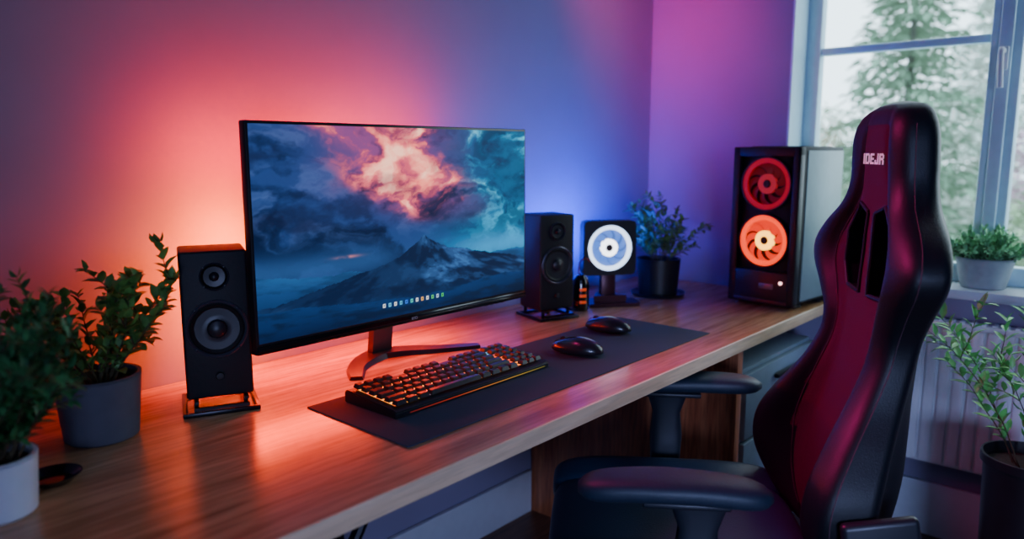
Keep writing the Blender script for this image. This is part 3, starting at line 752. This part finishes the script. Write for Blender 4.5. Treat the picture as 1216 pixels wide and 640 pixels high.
bm=NB(); lathe(bm,[(0,.06),(.05,.06),(.05,.12),(.028,.12),(.028,.26),(.02,.26),(.02,.347),(0,.347)],24); finish(bm,'gas_column',SATIN,ch)
for k in range(5):
    bm=NB(); a=2*math.pi*k/5+.3; d=Vector((math.cos(a),math.sin(a),0)); tube(bm,[d*.02+Vector((0,0,.105)),d*.18+Vector((0,0,.09)),d*.31+Vector((0,0,.07))],[.03,.024,.016],10)
    finish(bm,'base_leg',BLACK,ch)
cm=None
for k in range(5):
    a=2*math.pi*k/5+.3
    if cm is None:
        bm=NB()
        lathe(bm,[(0,-.024),(.024,-.024),(.028,-.020),(.028,-.008),(.012,-.006),(.012,.006),(.028,.008),(.028,.020),(.024,.024),(0,.024)],24,(0,0,.028),(R(90),0,0))
        box(bm,(.02,.012,.03),(0,0,.048),bev=.003); o=finish(bm,'caster',RUBBER,ch); cm=o
    else:
        o=cm.copy(); COL.objects.link(o); o.parent=ch
    o.location=(.30*math.cos(a),.30*math.sin(a),0); o.rotation_euler=(0,0,a+.8)

# ---------------------------------------------------------------- outside
bm=NB(); box(bm,(40,60,.1),(24,5,-.65)); struct(finish(bm,'ground',mat('lawn',(120,138,116),.9,var=.3,scale=3),smooth=False))
def fol(r,V,F,col,es=.25):
    me=bpy.data.meshes.new('foliage'); me.from_pydata([tuple(v) for v in V],[],F); me.materials.append(mat('needles_%d_%d_%d'%col,col,.95,var=.25,scale=1.5,emit=col,es=es,spec=.1))  # pale tint and emission put outdoor haze into the foliage colour
    o=bpy.data.objects.new('foliage',me); COL.objects.link(o); o.parent=r
def conifer(loc,H,Rb,seed,col,es=.25,name='conifer_tree',label='tall pale green conifer seen through the window'):
    rnd=random.Random(seed); r=root(name,label,'tree',loc)
    bm=NB(); tube(bm,[(0,0,0),(0,0,H*.5),(0,0,H*.97)],[H*.016,H*.009,H*.002],8); finish(bm,'trunk',mat('bark',(104,108,100),.9,var=.3),r)
    V=[];F=[]
    lv=int(H*7)
    for i in range(lv):
        z=H*.06+H*.92*i/lv; rr=Rb*(1-i/lv)**.8*rnd.uniform(.7,1.0)+.04; nb=9
        for k in range(nb):
            a=rnd.uniform(0,2*math.pi); L=rr*rnd.uniform(.6,1.0); dz=-.25
            n=max(3,int(L/.12))
            for j in range(n):
                q=(j+.5)/n; c=Vector((math.cos(a)*L*q,math.sin(a)*L*q,z+dz*L*q*q+.1*q))
                for s in range(4):
                    b=a+rnd.uniform(-1.1,1.1); l=rnd.uniform(.12,.22)
                    leafgeo(V,F,c+Vector((rnd.uniform(-.06,.06),rnd.uniform(-.06,.06),rnd.uniform(-.05,.05))),Vector((math.cos(b),math.sin(b),rnd.uniform(-.5,.3))),Vector((0,0,1)),l,l*.42)
    fol(r,V,F,col,es)
def roundtree(loc,H,Rb,seed,col,n=4500,label='bare autumn-toned bush seen through the window'):
    rnd=random.Random(seed); r=root('garden_tree',label,'tree',loc)
    bm=NB(); tube(bm,[(0,0,0),(.05,0,H*.4),(0,.1,H*.8)],[.07,.05,.02],8)
    for k in range(9):
        a=k*.9; tube(bm,[(.03,0,H*.25+k*.05*H),(math.cos(a)*Rb*.5,math.sin(a)*Rb*.5,H*.5+k*.04*H),(math.cos(a)*Rb*.8,math.sin(a)*Rb*.8,H*.7+k*.03*H)],[.03,.02,.006],6)
    finish(bm,'trunk',mat('bark',(80,72,68)),r)
    V=[];F=[]
    for i in range(n):
        th=rnd.uniform(0,2*math.pi); ph=math.acos(rnd.uniform(-1,1)); q=rnd.random()**.4
        c=Vector((Rb*q*math.sin(ph)*math.cos(th),Rb*q*math.sin(ph)*math.sin(th),H*.6+H*.4*q*math.cos(ph)))
        l=rnd.uniform(.07,.13); leafgeo(V,F,c,Vector((rnd.uniform(-1,1),rnd.uniform(-1,1),rnd.uniform(-.6,.6))),Vector((0,0,1)),l,l*.5)
    fol(r,V,F,col)
G=-.6
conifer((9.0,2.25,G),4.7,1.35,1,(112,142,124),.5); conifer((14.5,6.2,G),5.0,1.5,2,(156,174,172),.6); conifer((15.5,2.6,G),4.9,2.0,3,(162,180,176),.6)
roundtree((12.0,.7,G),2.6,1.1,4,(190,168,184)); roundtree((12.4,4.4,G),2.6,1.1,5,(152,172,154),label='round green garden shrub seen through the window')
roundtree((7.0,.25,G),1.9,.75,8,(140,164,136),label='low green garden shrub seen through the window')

# ---------------------------------------------------------------- lights
def area(name,loc,tgt,col,W,sx,sy,spread=180):
    l=bpy.data.lights.new(name,'AREA'); l.shape='RECTANGLE'; l.size=sx; l.size_y=sy; l.energy=W; l.color=srgb(*col)[:3]; l.spread=R(spread)
    o=bpy.data.objects.new(name,l); COL.objects.link(o); o.location=loc
    o.rotation_euler=(Vector(tgt)-Vector(loc)).to_track_quat('-Z','Y').to_euler(); return o
area('orange_backlight',(.85,1.45,.99),(.81,1.6,.98),(255,86,2),6.8,.08,.24,135)
area('red_backlight',(.93,1.45,1.20),(.92,1.6,1.29),(255,6,16),3.0,.4,.05,130)
area('pink_backlight',(1.24,1.45,1.23),(1.27,1.6,1.32),(255,6,56),2.2,.34,.05,130)
area('blue_backlight',(2.02,1.46,.90),(2.12,1.60,1.14),(16,58,255),11,.35,.10,170)
area('blue_backlight',(1.58,1.44,1.0),(1.66,1.60,1.12),(90,120,255),3.2,.06,.25,170)
area('orange_underglow',(1.08,1.50,.90),(1.08,1.44,.75),(255,54,6),5.5,.6,.04)
area('magenta_lamp',(1.75,1.30,2.2),(2.65,1.50,1.60),(255,14,110),2.0,.2,.2,55)
area('chair_fill',(1.0,1.45,1.95),(1.45,.5,.90),(255,50,150),2.8,.3,.3,50)  # added pink fill out of view, brightens the front of the chair
area('overhead_fill',(-.3,-.6,2.42),(.9,.9,.7),(150,175,255),9,1.2,1.2)  # added cool fill above and behind the camera, lifts plants and front surfaces
area('low_fill',(-1.0,-1.6,1.0),(2.0,.9,.30),(170,190,255),11,.7,.7,70)  # added bluish fill out of view, lifts the dark area under the desk
po=area('window_portal',(WX+.21,(WY0+WY1)/2,1.5),(0,(WY0+WY1)/2,1.5),(255,255,255),1,WY1-WY0,WT-WB); po.data.cycles.is_portal=True
w=bpy.data.worlds.new('World'); bpy.context.scene.world=w; w.use_nodes=True
bg=w.node_tree.nodes['Background']; bg.inputs[0].default_value=(.68,.88,1,1); bg.inputs[1].default_value=4.8

# ---------------------------------------------------------------- camera
cam=bpy.data.cameras.new('camera'); co=bpy.data.objects.new('camera',cam); COL.objects.link(co)
cam.sensor_width=36; cam.lens=36*888/1216; cam.clip_start=.02
th=math.atan(140/888); hd=R(41.4)
d=Vector((math.cos(hd)*math.cos(th),math.sin(hd)*math.cos(th),-math.sin(th)))
co.location=(0,0,1.25); co.rotation_euler=d.to_track_quat('-Z','Y').to_euler()
cam.dof.use_dof=True; cam.dof.focus_distance=1.6; cam.dof.aperture_fstop=2.0
bpy.context.scene.camera=co
